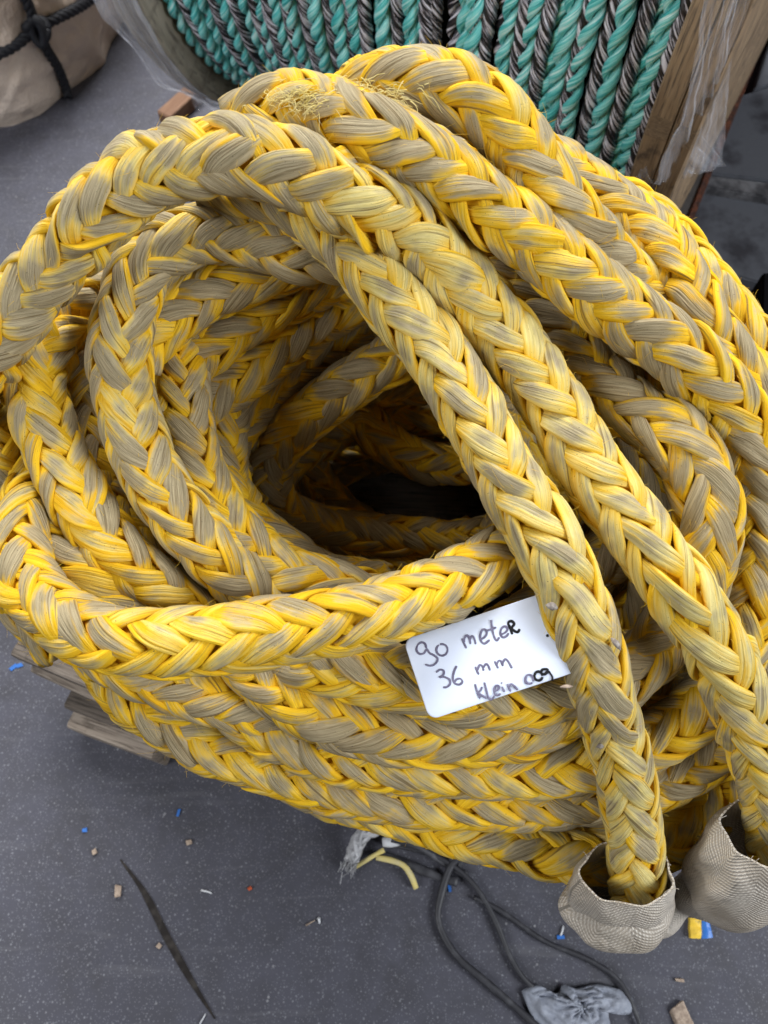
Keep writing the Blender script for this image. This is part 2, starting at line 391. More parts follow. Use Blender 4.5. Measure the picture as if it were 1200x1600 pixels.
# ------------------------------------------------------------------ the braided rope
D_ROPE = .0455
LAY = .157
def braid(mb, ctrl, rng, dirt=.25, pale=.2, radius=D_ROPE / 2, messy=.0, hairs=80, twist=None, ds=None, lay_k=1.0):
    """12 strands, two over two under, swept along ctrl rows (x, y, z[, scale[, messy[, dirt]]])"""
    C = np.asarray(ctrl, float)
    step = ds or LAY / 44
    P, s = spline(C, step)
    n = len(P)
    sc = P[:, 3] if C.shape[1] > 3 else np.ones(n)
    ms = P[:, 4] if C.shape[1] > 4 else np.full(n, messy)
    dv = P[:, 5] if C.shape[1] > 5 else np.full(n, dirt)
    P = P[:, :3]
    mp = np.clip(ms, 0, 1)
    T, N, B = frames(P)
    tw = (rng.uniform(-2.2, 2.2) if twist is None else twist) * s + rng.uniform(0, 6.28) + wobble(rng, n, 40, .18)
    N2 = N * np.cos(tw)[:, None] + B * np.sin(tw)[:, None]; B2 = -N * np.sin(tw)[:, None] + B * np.cos(tw)[:, None]
    lay = LAY * radius / .02275 * lay_k
    ph = np.cumsum(np.full(n, step) * (1 + wobble(rng, n, 30, .06)) / (1 - .36 * np.clip(ms, -1, 1))) / lay + rng.uniform()
    ht0 = .136 * radius
    # dark core keeps light from leaking between strands
    a = np.linspace(0, 2 * np.pi, 10, endpoint=False)
    core = P[:, None] + (.655 * radius * sc)[:, None, None] * (np.cos(a)[None, :, None] * N2[:, None] + np.sin(a)[None, :, None] * B2[:, None])
    wc = np.zeros((n, 10, 4)); wc[..., 1] = .5; wc[..., 3] = 1
    mb.grid(core, None, wc, True, 0, True)
    K = 18
    th = np.linspace(0, 2 * np.pi, K, endpoint=False)
    ex = np.sign(np.cos(th)) * np.abs(np.cos(th)) ** .95; ey = np.sign(np.sin(th)) * np.abs(np.sin(th)) ** .95
    for hand in (1, -1):
        for i in range(6):
            phi = hand * 2 * np.pi * ph + 2 * np.pi * i / 6 + wobble(rng, n, 9, .07) * (1 + 3 * mp)
            # a strand runs nearly along the rope while it is on top and crosses quickly underneath
            phi = phi - hand * (.34 / 3) * np.sin(3 * (phi - 2 * np.pi / 24))
            c = np.cos(3 * (phi - 2 * np.pi / 24))
            wv = np.tanh(1.5 * c) / np.tanh(1.5) * hand
            wob = wobble(rng, n, 10, .03) * (1 + 1.6 * mp)
            rad = radius * sc * (.735 + .068 * wv + wob * (.5 + .5 * wv))
            hw = radius * sc * (.185 + .165 * np.clip(.5 + .5 * c * hand, 0, 1)) * (1 + wobble(rng, n, 12, .14))
            ht = ht0 * sc * (1.0 + .10 * wv) * (1 + wobble(rng, n, 10, .10))
            dirv = N2 * np.cos(phi)[:, None] + B2 * np.sin(phi)[:, None]
            X = P + dirv * rad[:, None]
            st = np.gradient(X, axis=0); st /= np.linalg.norm(st, axis=1)[:, None]
            nr = dirv - st * np.sum(dirv * st, 1)[:, None]; nr /= np.linalg.norm(nr, axis=1)[:, None]
            bt = np.cross(st, nr)
            # roll of the flat strand: messy rope rolls more
            ro = wobble(rng, n, 10, .24) * (1 + 2.2 * mp)
            nr2 = nr * np.cos(ro)[:, None] + bt * np.sin(ro)[:, None]; bt2 = np.cross(st, nr2)
            # yarn ridges along the strand as real relief
            ph1 = rng.uniform(0, 6.28, 3)
            dr = wobble(rng, n, 14, .9); dr2 = wobble(rng, n, 22, .9)
            ridge = (.5 * np.cos(7 * th[None] + ph1[0] + dr[:, None]) + .5 * np.cos(4 * th[None] + ph1[1] + dr2[:, None])) * .065
            Q = X[:, None] + (hw[:, None] * ex[None] * (1 + ridge))[:, :, None] * bt2[:, None] + (ht[:, None] * ey[None] * (1 + ridge * 1.6))[:, :, None] * nr2[:, None]
            fib = np.zeros((n, K, 3)); wr = np.zeros((n, K, 4))
            fib[..., 0] = .38 * radius * ex[None] + .003 * ey[None] + wobble(rng, n, 9, .0006)[:, None]; fib[..., 1] = s[:, None] * 1.25; fib[..., 2] = rng.uniform(0, 80)
            up = np.clip(.5 + .5 * c * hand, 0, 1) ** 1.2
            wr[..., 0] = up[:, None] * np.clip(.35 + .65 * ey[None], 0, 1)
            wr[..., 1] = dv[:, None] + rng.normal() * .10 + wobble(rng, n, 14, .15)[:, None]
            wr[..., 2] = pale + rng.normal() * .06; wr[..., 3] = 1
            mb.grid(Q, fib, wr, True, 0, True)
    # stray fibres standing off the surface
    nl = int(hairs * s[-1] / .5); nf = int(hairs * 5 * s[-1] / .5)
    for q_ in range(nl + nf):
        short = q_ >= nl
        k = rng.integers(2, n - 2); an = rng.uniform(0, 6.28)
        o = N2[k] * math.cos(an) + B2[k] * math.sin(an)
        p = P[k] + T[k] * rng.uniform(-.5, .5) * step + o * radius * sc[k] * .91
        d = T[k] * rng.choice([-1, 1]) * rng.uniform(.4, 1.2) + o * rng.uniform(.15, .7) + rng.normal(size=3) * .3
        d /= np.linalg.norm(d); ln = rng.uniform(.0025, .006) if short else rng.uniform(.003, .010)
        tt = np.linspace(0, 1, 6)[:, None]
        cv = rng.normal(size=3) * .45
        H = p + d * ln * tt + cv * ln * tt ** 2
        wh = np.zeros((6, 3, 4)); wh[..., 2] = 1; wh[..., 1] = .1; wh[..., 3] = 1
        tube(mb, H, np.linspace(.00013, .00006, 6), 3, np.zeros((6, 3, 3)), wh, 0, 1, False)
    return P

coil = empty('rope_coil', (.02, .24, .13), 'thick worn yellow braided rope coiled in a big heap on a wooden pallet', 'rope')

def W(rows, **k):
    """rows of (px, py, z, extras...) surveyed from the photo -> world rows"""
    return [np.concatenate([at(*r[:3]), r[3:]]) for r in rows]

ROPES = []   # name, rows, options
def turn(rows, name='rope_turn', label=None, **k): ROPES.append((name, W(rows), label, k))

# the two legs of the eye that come forward over the heap
turn([(110, 905, .27, 1, 0, .3), (30, 905, .30, 1, 0, .3), (-42, 880, .35, 1, .2, .3), (-88, 820, .41, 1, .3, .3), (-98, 735, .46, 1, .4, .32), (-80, 650, .50, 1, .4, .34), (-30, 572, .525, 1, .5, .36), (27, 487, .553, 1, .5, .55), (86, 412, .577, 1, .5, .55), (146, 340, .60, 1.01, .5, .55), (228, 274, .617, 1.02, .5, .55), (330, 244, .63, 1.04, .5, .52),
      (430, 254, .63, 1.05, .5, .45), (530, 300, .612, 1.05, .4, .26), (633, 352, .588, 1.03, .3, .20), (690, 405, .572, 1, .1, .14), (755, 485, .552, 1, 0, -.02), (792, 530, .544, 1, 0, -.02), (862, 630, .530, 1, 0, -.02), (925, 735, .518, 1, 0, -.02),
      (962, 785, .512, 1, 0, -.02), (1015, 858, .504, 1, 0, -.04), (1067, 930, .492, 1.02, -.6, -.06), (1115, 1000, .470, 1.02, -.6, -.08), (1146, 1067, .445, 1, -.6, -.08), (1172, 1135, .418, .98, -.6, 0), (1193, 1205, .385, .96, 0, -.03), (1208, 1290, .345, .95, 0, -.05), (1212, 1345, .315, .95, 0, -.05)],
     'rope_leg', 'paler rope leg over the arch running down the right into the webbing sleeve', seed=11, pale=.48, twist=.6)
turn([(330, 285, .575, 1, .5, .3), (420, 300, .582, 1, .4, .2), (490, 335, .578, 1, .2, .15), (548, 385, .570, .98, 0, -.02), (600, 454, .560, .98, 0, -.04), (642, 504, .552, 1, 0, -.04), (671, 537, .546, 1, 0, -.04), (704, 583, .540, 1, 0, -.04), (733, 637, .534, 1, 0, -.04), (765, 696, .528, 1, 0, -.04), (792, 746, .522, 1, 0, -.04),
      (832, 810, .514, 1.02, 0, -.04), (880, 893, .500, 1.03, -.6, -.06), (908, 970, .482, 1.02, -.6, -.08), (937, 1067, .450, 1, -.6, .0), (957, 1135, .422, .98, 0, -.02), (974, 1200, .395, .97, -.6, -.05), (988, 1280, .362, .96, 0, -.1), (994, 1340, .338, .96, 0, -.14), (997, 1402, .305, .95, 0, -.16)],
     'rope_leg', 'cleaner yellow rope leg crossing the dark hole, its end tucked in the webbing sleeve', seed=12, pale=.52, twist=.5)
# long rope over the back and its neighbours
turn([(380, 200, .590), (440, 172, .612), (500, 172, .622), (567, 202, .625), (633, 233, .618), (700, 275, .608), (760, 322, .598), (823, 367, .588), (893, 427, .575), (967, 482, .562), (1040, 533, .552), (1093, 580, .542), (1132, 625, .528), (1157, 670, .512), (1178, 740, .490), (1188, 830, .468), (1180, 920, .445), (1155, 1010, .422), (1110, 1085, .400), (1050, 1140, .384), (960, 1180, .374), (850, 1200, .368), (760, 1202, .366), (650, 1196, .366), (533, 1182, .364), (440, 1146, .366), (370, 1098, .370), (318, 1045, .376), (290, 990, .382)], seed=21, dirt=.30, pale=.05)
turn([(520, 215, .570), (545, 165, .592), (585, 140, .612), (640, 130, .625), (700, 140, .628), (760, 170, .625), (808, 225, .612), (845, 282, .600), (890, 345, .585), (930, 392, .562), (980, 440, .535), (1040, 490, .515), (1100, 560, .492), (1130, 640, .47)], seed=22, dirt=.22, pale=.1)
turn([(800, 240, .54), (870, 268, .545), (933, 310, .545), (987, 352, .543), (1033, 400, .54), (1067, 447, .536), (1090, 493, .532), (1120, 540, .524), (1160, 596, .514), (1200, 660, .50), (1230, 760, .47), (1235, 880, .44), (1215, 1000, .41), (1170, 1100, .38), (1100, 1180, .352), (1000, 1230, .338), (900, 1246, .332), (780, 1252, .330), (690, 1252, .329), (600, 1240, .329), (520, 1225, .330), (430, 1200, .333), (340, 1170, .337), (270, 1132, .341), (208, 1088, .346), (168, 1040, .352), (130, 985, .36), (95, 925, .37)], seed=23, dirt=.36, pale=.0)
turn([(850, 285, .49), (910, 300, .495), (973, 327, .497), (1030, 364, .497), (1070, 412, .496), (1118, 470, .493), (1168, 532, .487), (1215, 610, .475), (1250, 740, .45), (1255, 880, .41), (1235, 1000, .375), (1200, 1105, .34), (1150, 1210, .305), (1085, 1290, .288), (1000, 1330, .283), (900, 1338, .281), (800, 1316, .281), (700, 1292, .282), (600, 1260, .284), (520, 1228, .287), (430, 1188, .291), (330, 1140, .295), (250, 1090, .30)], seed=24, dirt=.02, pale=.12)
turn([(640, 205, .53), (700, 240, .55), (780, 300, .553), (860, 365, .545), (940, 440, .53), (1010, 505, .515)], seed=25, dirt=.45, pale=-.1)
# the kinked loop at the right and the gap ropes
turn([(720, 370, .51), (800, 440, .51), (870, 520, .508), (930, 596, .508), (985, 640, .512), (1040, 672, .517), (1080, 715, .514), (1101, 772, .505), (1104, 840, .488), (1085, 920, .462), (1045, 990, .438), (990, 1045, .422), (900, 1100, .410), (800, 1140, .400), (700, 1152, .398), (600, 1143, .398), (500, 1114, .400), (430, 1070, .402), (375, 1020, .406), (345, 970, .410)], seed=26, dirt=.46, pale=-.1)
turn([(740, 430, .44), (800, 500, .455), (870, 590, .455), (930, 680, .45), (985, 760, .44), (1020, 850, .425), (1010, 940, .41), (950, 1010, .40), (860, 1060, .405), (760, 1075, .418), (650, 1062, .428), (560, 1035, .432), (480, 1005, .43)], seed=27, dirt=.42, pale=-.1)
turn([(760, 1010, .425), (830, 965, .43), (900, 915, .425), (950, 860, .42), (985, 790, .41), (960, 700, .40), (900, 600, .40)], seed=28, dirt=.42, pale=-.1)
# left loops
turn([(545, 395, .545), (467, 392, .55), (400, 370, .553), (333, 362, .554), (275, 378, .552), (230, 408, .548), (203, 466, .536), (187, 533, .524), (190, 600, .512), (207, 667, .500), (233, 733, .488), (275, 800, .474), (333, 862, .457), (385, 908, .440), (450, 955, .425), (540, 990, .41)], seed=31, dirt=.40, pale=.4)
turn([(290, 365, .50, 1, .3, .15), (220, 385, .508, 1, .6, .15), (160, 430, .512, 1, 1, .15), (105, 482, .512, .98, 1.0, .15), (70, 540, .507, 1, .6, .18), (60, 600, .498, 1, .2, .2), (70, 660, .49, 1, 0, .2), (92, 720, .482, 1, 0, .18), (125, 780, .473, 1, 0, .18), (160, 835, .463, 1, 0, .2), (203, 884, .452, 1, 0, .2), (262, 928, .437, 1, 0, .2), (330, 970, .42, 1, 0, .2), (420, 1005, .405, 1, 0, .2)], seed=32, pale=.05)
turn([(310, 440, .485), (290, 485, .48), (284, 533, .474), (284, 600, .468), (290, 667, .462), (308, 733, .456), (340, 797, .45), (385, 852, .442), (440, 893, .435), (515, 918, .43), (590, 940, .42), (680, 950, .415)], seed=33, dirt=.30, pale=.08)
turn([(255, 480, .455), (248, 560, .45), (252, 640, .445), (270, 720, .438), (300, 790, .43), (345, 850, .42), (400, 905, .41)], seed=34, dirt=.45, pale=-.1)
turn([(380, 560, .42), (350, 640, .415), (346, 720, .41), (370, 800, .405), (440, 865, .402), (510, 905, .39), (600, 920, .38)], seed=35, dirt=.35, pale=-.05)
turn([(190, 470, .46), (150, 540, .455), (135, 620, .45), (145, 700, .445), (175, 780, .435), (220, 850, .425), (280, 900, .41)], seed=36, dirt=.4, pale=-.1)
# inner ropes behind the hole, upper left
turn([(210, 560, .49), (262, 500, .503), (330, 452, .51), (420, 420, .513), (500, 392, .513), (580, 370, .51), (680, 350, .5)], seed=41, dirt=.30, pale=-.02)
turn([(270, 590, .455), (330, 540, .468), (371, 508, .473), (433, 474, .476), (517, 430, .475), (600, 410, .47), (700, 400, .46)], seed=42, dirt=.30, pale=-.05)
turn([(300, 660, .425), (345, 612, .436), (392, 578, .441), (454, 532, .443), (517, 489, .443), (575, 458, .44), (660, 440, .43), (760, 450, .42)], seed=43, dirt=.28, pale=-.05)
turn([(350, 690, .39), (400, 630, .395), (470, 575, .40), (540, 530, .40), (620, 500, .398), (720, 500, .39), (800, 540, .385)], seed=44, dirt=.35, pale=-.15)
turn([(360, 740, .35), (410, 660, .355), (480, 600, .36), (560, 560, .36), (650, 545, .355), (760, 580, .35)], seed=45, dirt=.35, pale=-.15)
# small inner loop and the deep ropes in the hole
turn([(760, 470, .40), (690, 505, .412), (617, 556, .415), (556, 594, .41), (496, 638, .395), (446, 682, .375), (420, 730, .35), (426, 778, .325), (465, 810, .305), (540, 830, .29), (640, 842, .28), (730, 845, .275), (800, 830, .27)], seed=51, dirt=.42, pale=.0)
turn([(500, 660, .28), (560, 655, .285), (608, 696, .28), (667, 722, .275), (730, 725, .27), (800, 712, .265)], seed=52, dirt=.2, pale=-.2)
turn([(430, 850, .27), (500, 872, .265), (580, 888, .262), (680, 886, .262), (760, 868, .265)], seed=53, dirt=.25, pale=-.2)
turn([(470, 690, .235), (500, 760, .225), (560, 820, .215), (650, 850, .21), (740, 840, .208)], seed=54, dirt=.25, pale=-.2)
turn([(560, 610, .24), (620, 630, .24), (690, 650, .238), (760, 660, .235)], seed=55, dirt=.25, pale=-.2)
# front rope laid across, its left end climbing the side of the heap
turn([(95, 742, .452, 1, .3, .35), (62, 772, .462, 1, .5, .35), (36, 815, .470, 1, .5, .32), (32, 868, .474, 1, .4, .30), (58, 928, .478, 1, .2, .28), (110, 974, .482, 1, 0, .25), (180, 1000, .485), (280, 1004, .489), (400, 990, .493), (500, 976, .494), (600, 954, .492), (675, 926, .487), (745, 892, .478), (795, 862, .466), (850, 820, .446), (890, 770, .42)], seed=61, dirt=.20, pale=.04)
turn([(400, 960, .40), (450, 1005, .415), (500, 1038, .424), (600, 1060, .427), (690, 1082, .425), (790, 1094, .42), (880, 1082, .415), (960, 1050, .41)], seed=62, dirt=.33, pale=.05)
# buried ropes glimpsed through the gaps, with hidden ones added to block light
turn([(20, 690, .44), (66, 770, .448), (100, 835, .452), (135, 890, .45), (185, 940, .44), (250, 985, .42), (320, 1010, .40)], seed=81, dirt=.3, pale=.1)
turn([(30, 640, .40), (60, 740, .40), (110, 830, .395), (180, 900, .39), (260, 950, .38)], seed=85, dirt=.35, pale=0)
turn([(880, 450, .465), (945, 520, .468), (1010, 585, .465), (1075, 650, .455), (1125, 725, .44), (1150, 800, .42)], seed=82, dirt=.4, pale=-.1)
turn([(1010, 860, .38), (1065, 940, .372), (1075, 1020, .362), (1020, 1090, .355), (930, 1130, .35), (820, 1150, .35)], seed=83, dirt=.4, pale=-.1)
turn([(1130, 1150, .30), (1060, 1235, .278), (980, 1275, .262), (880, 1288, .258), (780, 1272, .258), (680, 1245, .26)], seed=84, dirt=.2, pale=0)
turn([(200, 470, .43), (280, 400, .44), (360, 350, .45), (440, 322, .455), (540, 310, .455), (660, 320, .45), (760, 350, .44)], seed=86, dirt=.35, pale=0)  # hidden turn added at the back to keep lamp light out of the hole
turn([(230, 520, .385), (300, 440, .39), (370, 390, .40), (440, 352, .40), (560, 340, .40), (700, 352, .395), (800, 390, .39)], seed=87, dirt=.35, pale=0)  # lower hidden turn, added behind for the same light blocking
turn([(730, 560, .40), (820, 620, .40), (862, 700, .398), (855, 790, .39), (810, 860, .38)], seed=88, dirt=.3, pale=0)  # unseen filler along the hole's right wall, added to stop a light shaft
turn([(730, 570, .35), (825, 640, .35), (862, 710, .348), (850, 790, .342), (800, 850, .335)], seed=89, dirt=.3, pale=0)  # unseen filler below it, also added against stray light
turn([(720, 580, .30), (815, 650, .30), (850, 710, .298), (840, 790, .295), (790, 845, .29)], seed=92, dirt=.3, pale=0)  # lowest unseen filler of the right wall, added to block light
turn([(110, 960, .40), (180, 1025, .392), (255, 1062, .385), (340, 1092, .38), (440, 1120, .372), (540, 1150, .365)], seed=93, dirt=.45, pale=0)
# ropes at the left rim
turn([(70, 480, .50), (22, 545, .49), (0, 615, .478), (6, 690, .466), (24, 760, .448), (42, 830, .43), (60, 900, .41), (110, 965, .39), (180, 1030, .375)], seed=71, dirt=.2, pale=.2, messy=.8)
turn([(-40, 620, .45), (-45, 700, .43), (-25, 800, .41), (5, 880, .39), (50, 960, .37), (100, 1010, .35)], seed=72, dirt=.3, pale=.05, messy=.5)

TURN_OBJS = []
for name, rows, label, k in ROPES:
    k = dict(k); rng = np.random.default_rng(k.pop('seed'))
    rows = np.array([np.concatenate([r, [1, k.get('messy', 0), k.get('dirt', .2)][len(r) - 3:]]) if len(r) < 6 else r for r in rows])
    mb = MB(); braid(mb, rows, rng, **k)
    o = mb.build(name, M['rope'], coil)
    if label: o['label'] = label
# the buried lower turns that carry the heap (ellipses in the coil's own plan)
CX, CY = .03, .285
for kk, (z, rx, ry, tilt) in enumerate(((.158, .235, .225, 0), (.158, .165, .16, 0), (.203, .245, .235, .01), (.203, .175, .165, -.01), (.248, .24, .235, .0), (.248, .165, .15, .01), (.292, .175, .16, .01), (.335, .185, .165, 0), (.372, .19, .17, .005))):
    rng = np.random.default_rng(90 + kk); a = np.linspace(0, 2 * np.pi * .985, 26) + kk * 1.3
    rows = np.stack([CX + rx * np.cos(a), CY + ry * np.sin(a), z + tilt * np.sin(a), np.ones(26), np.zeros(26), np.full(26, .35)], -1)
    mb = MB(); braid(mb, rows, rng, pale=0, hairs=0, ds=LAY / 30); mb.build('rope_turn', M['rope'], coil)

# frayed patches: tufts of broken, curled fibre
def tuft(c, axis, length, width, count, ln, rad, seed, curl=1.0):
    rng = np.random.default_rng(seed); mb = MB(); axis = np.asarray(axis, float); axis /= np.linalg.norm(axis)
    sd = np.cross(axis, [0, 0, 1.0]); sd /= np.linalg.norm(sd)
    for _ in range(count):
        p = np.asarray(c) + axis * rng.normal() * length * .4 + sd * rng.normal() * width * .4 + np.array([0, 0, rng.normal() * .002])
        d = axis * rng.choice([-1, 1]) * rng.uniform(.5, 1) + sd * rng.normal() * .45 + np.array([0, 0, rng.uniform(-.1, .3)])
        d /= np.linalg.norm(d); l = ln * rng.uniform(.5, 1.3); t = np.linspace(0, 1, 12)[:, None]
        cv = rng.normal(size=3) * .55 * curl; cv[2] = -abs(cv[2]) * .8 - .35
        w1 = rng.normal(size=3) * .07 * curl
        H = p + d * l * t + cv * l * t ** 2 + w1 * l * np.sin(t * rng.uniform(6, 12))
        tube(mb, H, rad * rng.uniform(.6, 1.3) * np.linspace(1, .55, 12), 5)
    return mb
c0 = at(525, 150, .640)
ax0 = at(590, 150, .63) - at(470, 150, .63)
fp = tuft(c0, ax0, .040, .012, 650, .009, .00024, 5, .7).build('frayed_patch', M['straw'], coil); fp['label'] = 'pale frayed tuft of broken yarns at the top of the heap'

# ------------------------------------------------------------------ webbing sleeve round the eye's lower end
def sleeve():
    rows = [(980, 1361, .350, .0325, .024), (974, 1380, .332, .037, .028), (970, 1398, .308, .037, .029), (966, 1412, .282, .036, .028), (984, 1424, .256, .033, .025),
            (1026, 1424, .244, .028, .020), (1062, 1404, .252, .019, .013), (1096, 1394, .268, .026, .020), (1132, 1386, .285, .038, .029), (1161, 1368, .312, .044, .034), (1181, 1344, .335, .044, .034), (1193, 1318, .358, .040, .031), (1201, 1296, .374, .032, .026)]
    C = np.array([np.concatenate([at(*r[:3]), r[3:]]) for r in rows])
    P, s = spline(C, .0022, 6); T, N, B = frames(P[:, :3])
    rng = np.random.default_rng(2); n = len(P); K = 96
    a = np.linspace(0, 2 * np.pi, K, endpoint=False)
    ph = [wobble(rng, n, 14, .5) for _ in range(4)]
    fold = 1 + .05 * np.cos(3 * a[None] + ph[0][:, None] * 2) + .035 * np.cos(7 * a[None] + ph[1][:, None] * 3) + .02 * np.cos(13 * a[None] + ph[2][:, None] * 3) * .3
    # a deep crease where the tube folds under
    kc = int(.034 / s[-1] * n); tc = np.array([0, 0, CAM_H]) - P[kc, :3]; SLEEVE_A = math.atan2(tc @ B[kc] - .0, tc @ N[kc])
    fold += .30 * np.exp(-((s[:, None] - .054) / .013) ** 2) * (.35 + .65 * np.clip(np.cos(a[None] - SLEEVE_A), 0, 1))
    fold += -.20 * np.exp(-((s[:, None] - .036 - .006 * np.sin(2 * a[None] + 1)) / .0036) ** 2) * np.clip(np.cos(a[None] - SLEEVE_A), 0, 1)
    Q = P[:, None, :3] + (P[:, 3:4] * fold * np.cos(a)[None])[:, :, None] * N[:, None] + (P[:, 4:5] * fold * np.sin(a)[None])[:, :, None] * B[:, None]
    fib = np.zeros((n, K, 3)); fib[..., 0] = (a / (2 * np.pi) * .24)[None]; fib[..., 1] = s[:, None]
    mb = MB(); mb.grid(Q, fib, None, True)
    # inner skin, 1.6 mm in, and the rims that close it
    ins = P[:, None, :3] + (Q - P[:, None, :3]) * .955
    mb.grid(ins[:, ::-1], fib[:, ::-1], None, True)
    for row in (0, n - 1):
        rim = np.stack([Q[row], ins[row]], 0) if row == 0 else np.stack([ins[row], Q[row]], 0)
        mb.grid(rim[::-1], np.stack([fib[row]] * 2, 0), None, True)
        # loose threads along the cut edge
        for j in range(22):
            k = rng.integers(0, K); p = Q[row][k]; d = (T[row] * (-1 if row == 0 else 1)) * rng.uniform(.2, 1) + rng.normal(size=3) * .5
            t = np.linspace(0, 1, 5)[:, None]; l = rng.uniform(.001, .006)
            tube(mb, p + d * l * t + rng.normal(size=3) * .4 * l * t * t, .00025, 3)
    return mb.build('webbing_sleeve', M['webbing'], coil)
sl = sleeve(); sl['label'] = 'grey brown woven webbing sleeve bunched round the hanging rope ends'

# ------------------------------------------------------------------ the handwritten card
zc = lambda px, py: .466 - .00012 * (py - 1003) + .00004 * (px - 632)
c00 = at(630, 1000, zc(630, 1000)); c10 = at(882, 915, zc(882, 915)); c01 = at(683, 1121, zc(683, 1121))
ex_ = c10 - c00; Wd = np.linalg.norm(ex_); ex_ /= Wd
nz = np.cross(ex_, c01 - c00); nz /= np.linalg.norm(nz); nz = nz if nz[2] > 0 else -nz
ey_ = np.cross(nz, ex_); ey_ = ey_ if ey_ @ (c01 - c00) > 0 else -ey_
Hd = (c01 - c00) @ ey_
rad = .006; pts = []
for cx, cy, a0 in ((Wd - rad, Hd - rad, 0), (rad, Hd - rad, 90), (rad, rad, 180), (Wd - rad, rad, 270)):
    for k in range(9):
        a = R_(a0 + 90 * k / 8); pts.append((cx + rad * math.cos(a), cy + rad * math.sin(a)))
pts = np.array(pts)
def bend(x, y): return .0016 * math.sin(x / Wd * 2.6) + .0010 * math.sin(y / Hd * 2.2)
bm = bmesh.new()
tv = []; bv = []
rings = (1.0, .985, .8, .55, .28)
cc = np.array([Wd / 2, Hd / 2]); prev = None; V = []
for q in rings:
    V.append([bm.verts.new((c00 + ex_ * x + ey_ * y + nz * (bend(x, y) + (.0004 if q < 1 else .00015))).tolist()) for x, y in cc + (pts - cc) * q])
vb = [bm.verts.new((c00 + ex_ * x + ey_ * y + nz * (bend(x, y) - .0004)).tolist()) for x, y in pts]
n_ = len(pts)
for a, b in zip(V[:-1], V[1:]):
    for i in range(n_): bm.faces.new((a[i], a[(i + 1) % n_], b[(i + 1) % n_], b[i]))
bm.faces.new(V[-1]); bm.faces.new(vb[::-1])
for i in range(n_): bm.faces.new((vb[i], vb[(i + 1) % n_], V[0][(i + 1) % n_], V[0][i]))
bmesh.ops.recalc_face_normals(bm, faces=bm.faces)
me = bpy.data.meshes.new('label_card'); bm.to_mesh(me); bm.free()
for p in me.polygons: p.use_smooth = True
card = tag(link('label_card', me, M['card']), 'white plastic card with handwritten note tucked under the rope leg', 'card')

def on_card(zx, zy):
    px, py = 600 + zx / 4, 920 + zy / 4
    d = at(px, py, 0) - np.array([0, 0, CAM_H]); o = np.array([0, 0, CAM_H])
    p = o + d * (((c00 - o) @ nz) / (d @ nz))
    x, y = (p - c00) @ ex_, (p - c00) @ ey_
    return c00 + ex_ * x + ey_ * y + nz * (bend(x, y) + .00052)
def ink(strokes, name, mat, wdt=.00068):
    mb = MB(); rng = np.random.default_rng(1)
    for st in strokes:
        C = np.array([on_card(*p) for p in st]);
        P, s = spline(C, .0006, 1); n = len(P); wv = wdt * (1 + wobble(rng, n, 6, .13)); wv[0] *= .7; wv[-1] *= .6
        tube(mb, P, wv, 8, flat=.10, nrm=nz)
    o = mb.build(name, mat, card); return o
ell = lambda cx, cy, rx, ry, a0=0: [(cx + rx * math.cos(R_(a0 + a)), cy + ry * math.sin(R_(a0 + a))) for a in range(0, 375, 25)]
grey = [[(266, 372), (258, 345), (236, 334), (212, 350), (204, 382), (222, 406), (250, 402), (268, 378), (285, 400), (318, 418), (336, 440), (318, 470), (288, 480), (258, 472)],
        ell(363, 381, 35, 36, 250),
        [(487, 310), (502, 345), (515, 371)], [(498, 335), (506, 300), (522, 292), (534, 312), (540, 345)], [(536, 322), (546, 296), (558, 300), (568, 325), (572, 345)],
        [(598, 318), (626, 302), (641, 278), (632, 254), (612, 258), (600, 290), (604, 322), (626, 342), (660, 318)],
        [(668, 194), (672, 232), (684, 290), (702, 322), (720, 302)], [(640, 262), (668, 252), (700, 240)],
        [(724, 288), (756, 272), (770, 250), (754, 234), (732, 248), (726, 280), (740, 302), (762, 296), (778, 276)],
        [(326, 522), (350, 504), (374, 512), (368, 540), (346, 552), (378, 550), (410, 566), (412, 594), (392, 612), (370, 614)],
        [(454, 480), (438, 515), (430, 556), (442, 588), (470, 596), (490, 580), (478, 560), (454, 564), (440, 582)],
        [(570, 485), (580, 510), (592, 533)], [(582, 508), (596, 476), (612, 480), (622, 510)], [(618, 494), (636, 468), (650, 478), (662, 508)],
        [(690, 450), (702, 474), (712, 494)], [(702, 470), (716, 446), (732, 454), (742, 480)], [(737, 464), (756, 437), (775, 453), (798, 493)],
        [(568, 592), (580, 635), (600, 684)], [(612, 610), (600, 634), (582, 650), (606, 660), (640, 682)],
        [(626, 582), (638, 630), (652, 678), (672, 688), (690, 664)], [(684, 640), (708, 628), (716, 608), (700, 602), (686, 622), (690, 652), (706, 664), (728, 652)],
        [(735, 608), (744, 628), (752, 642)], [(731, 582), (734, 586), (736, 584)], [(768, 592), (778, 615), (790, 640)], [(778, 612), (792, 592), (810, 604), (834, 630)],
        ell(905, 563, 25, 29, 40)]
black = [[(800, 284), (790, 252), (774, 212), (796, 202), (812, 220), (796, 244), (812, 262), (834, 270), (846, 250)], ell(962, 543, 25, 28, 10),
         [(1026, 506), (1010, 500), (986, 504), (980, 524), (1000, 532), (1022, 514), (1038, 530), (1048, 548), (1049, 572)], [(1014, 284), (1018, 292), (1020, 300)]]
h1 = ink(grey, 'handwriting', M['ink_grey']); h1['label'] = 'faded grey marker writing 90 meter 36 mm klein 0'
h2 = ink(black, 'handwriting', M['ink_black'], .00082); h2['label'] = 'fresh black marker strokes R and 09'

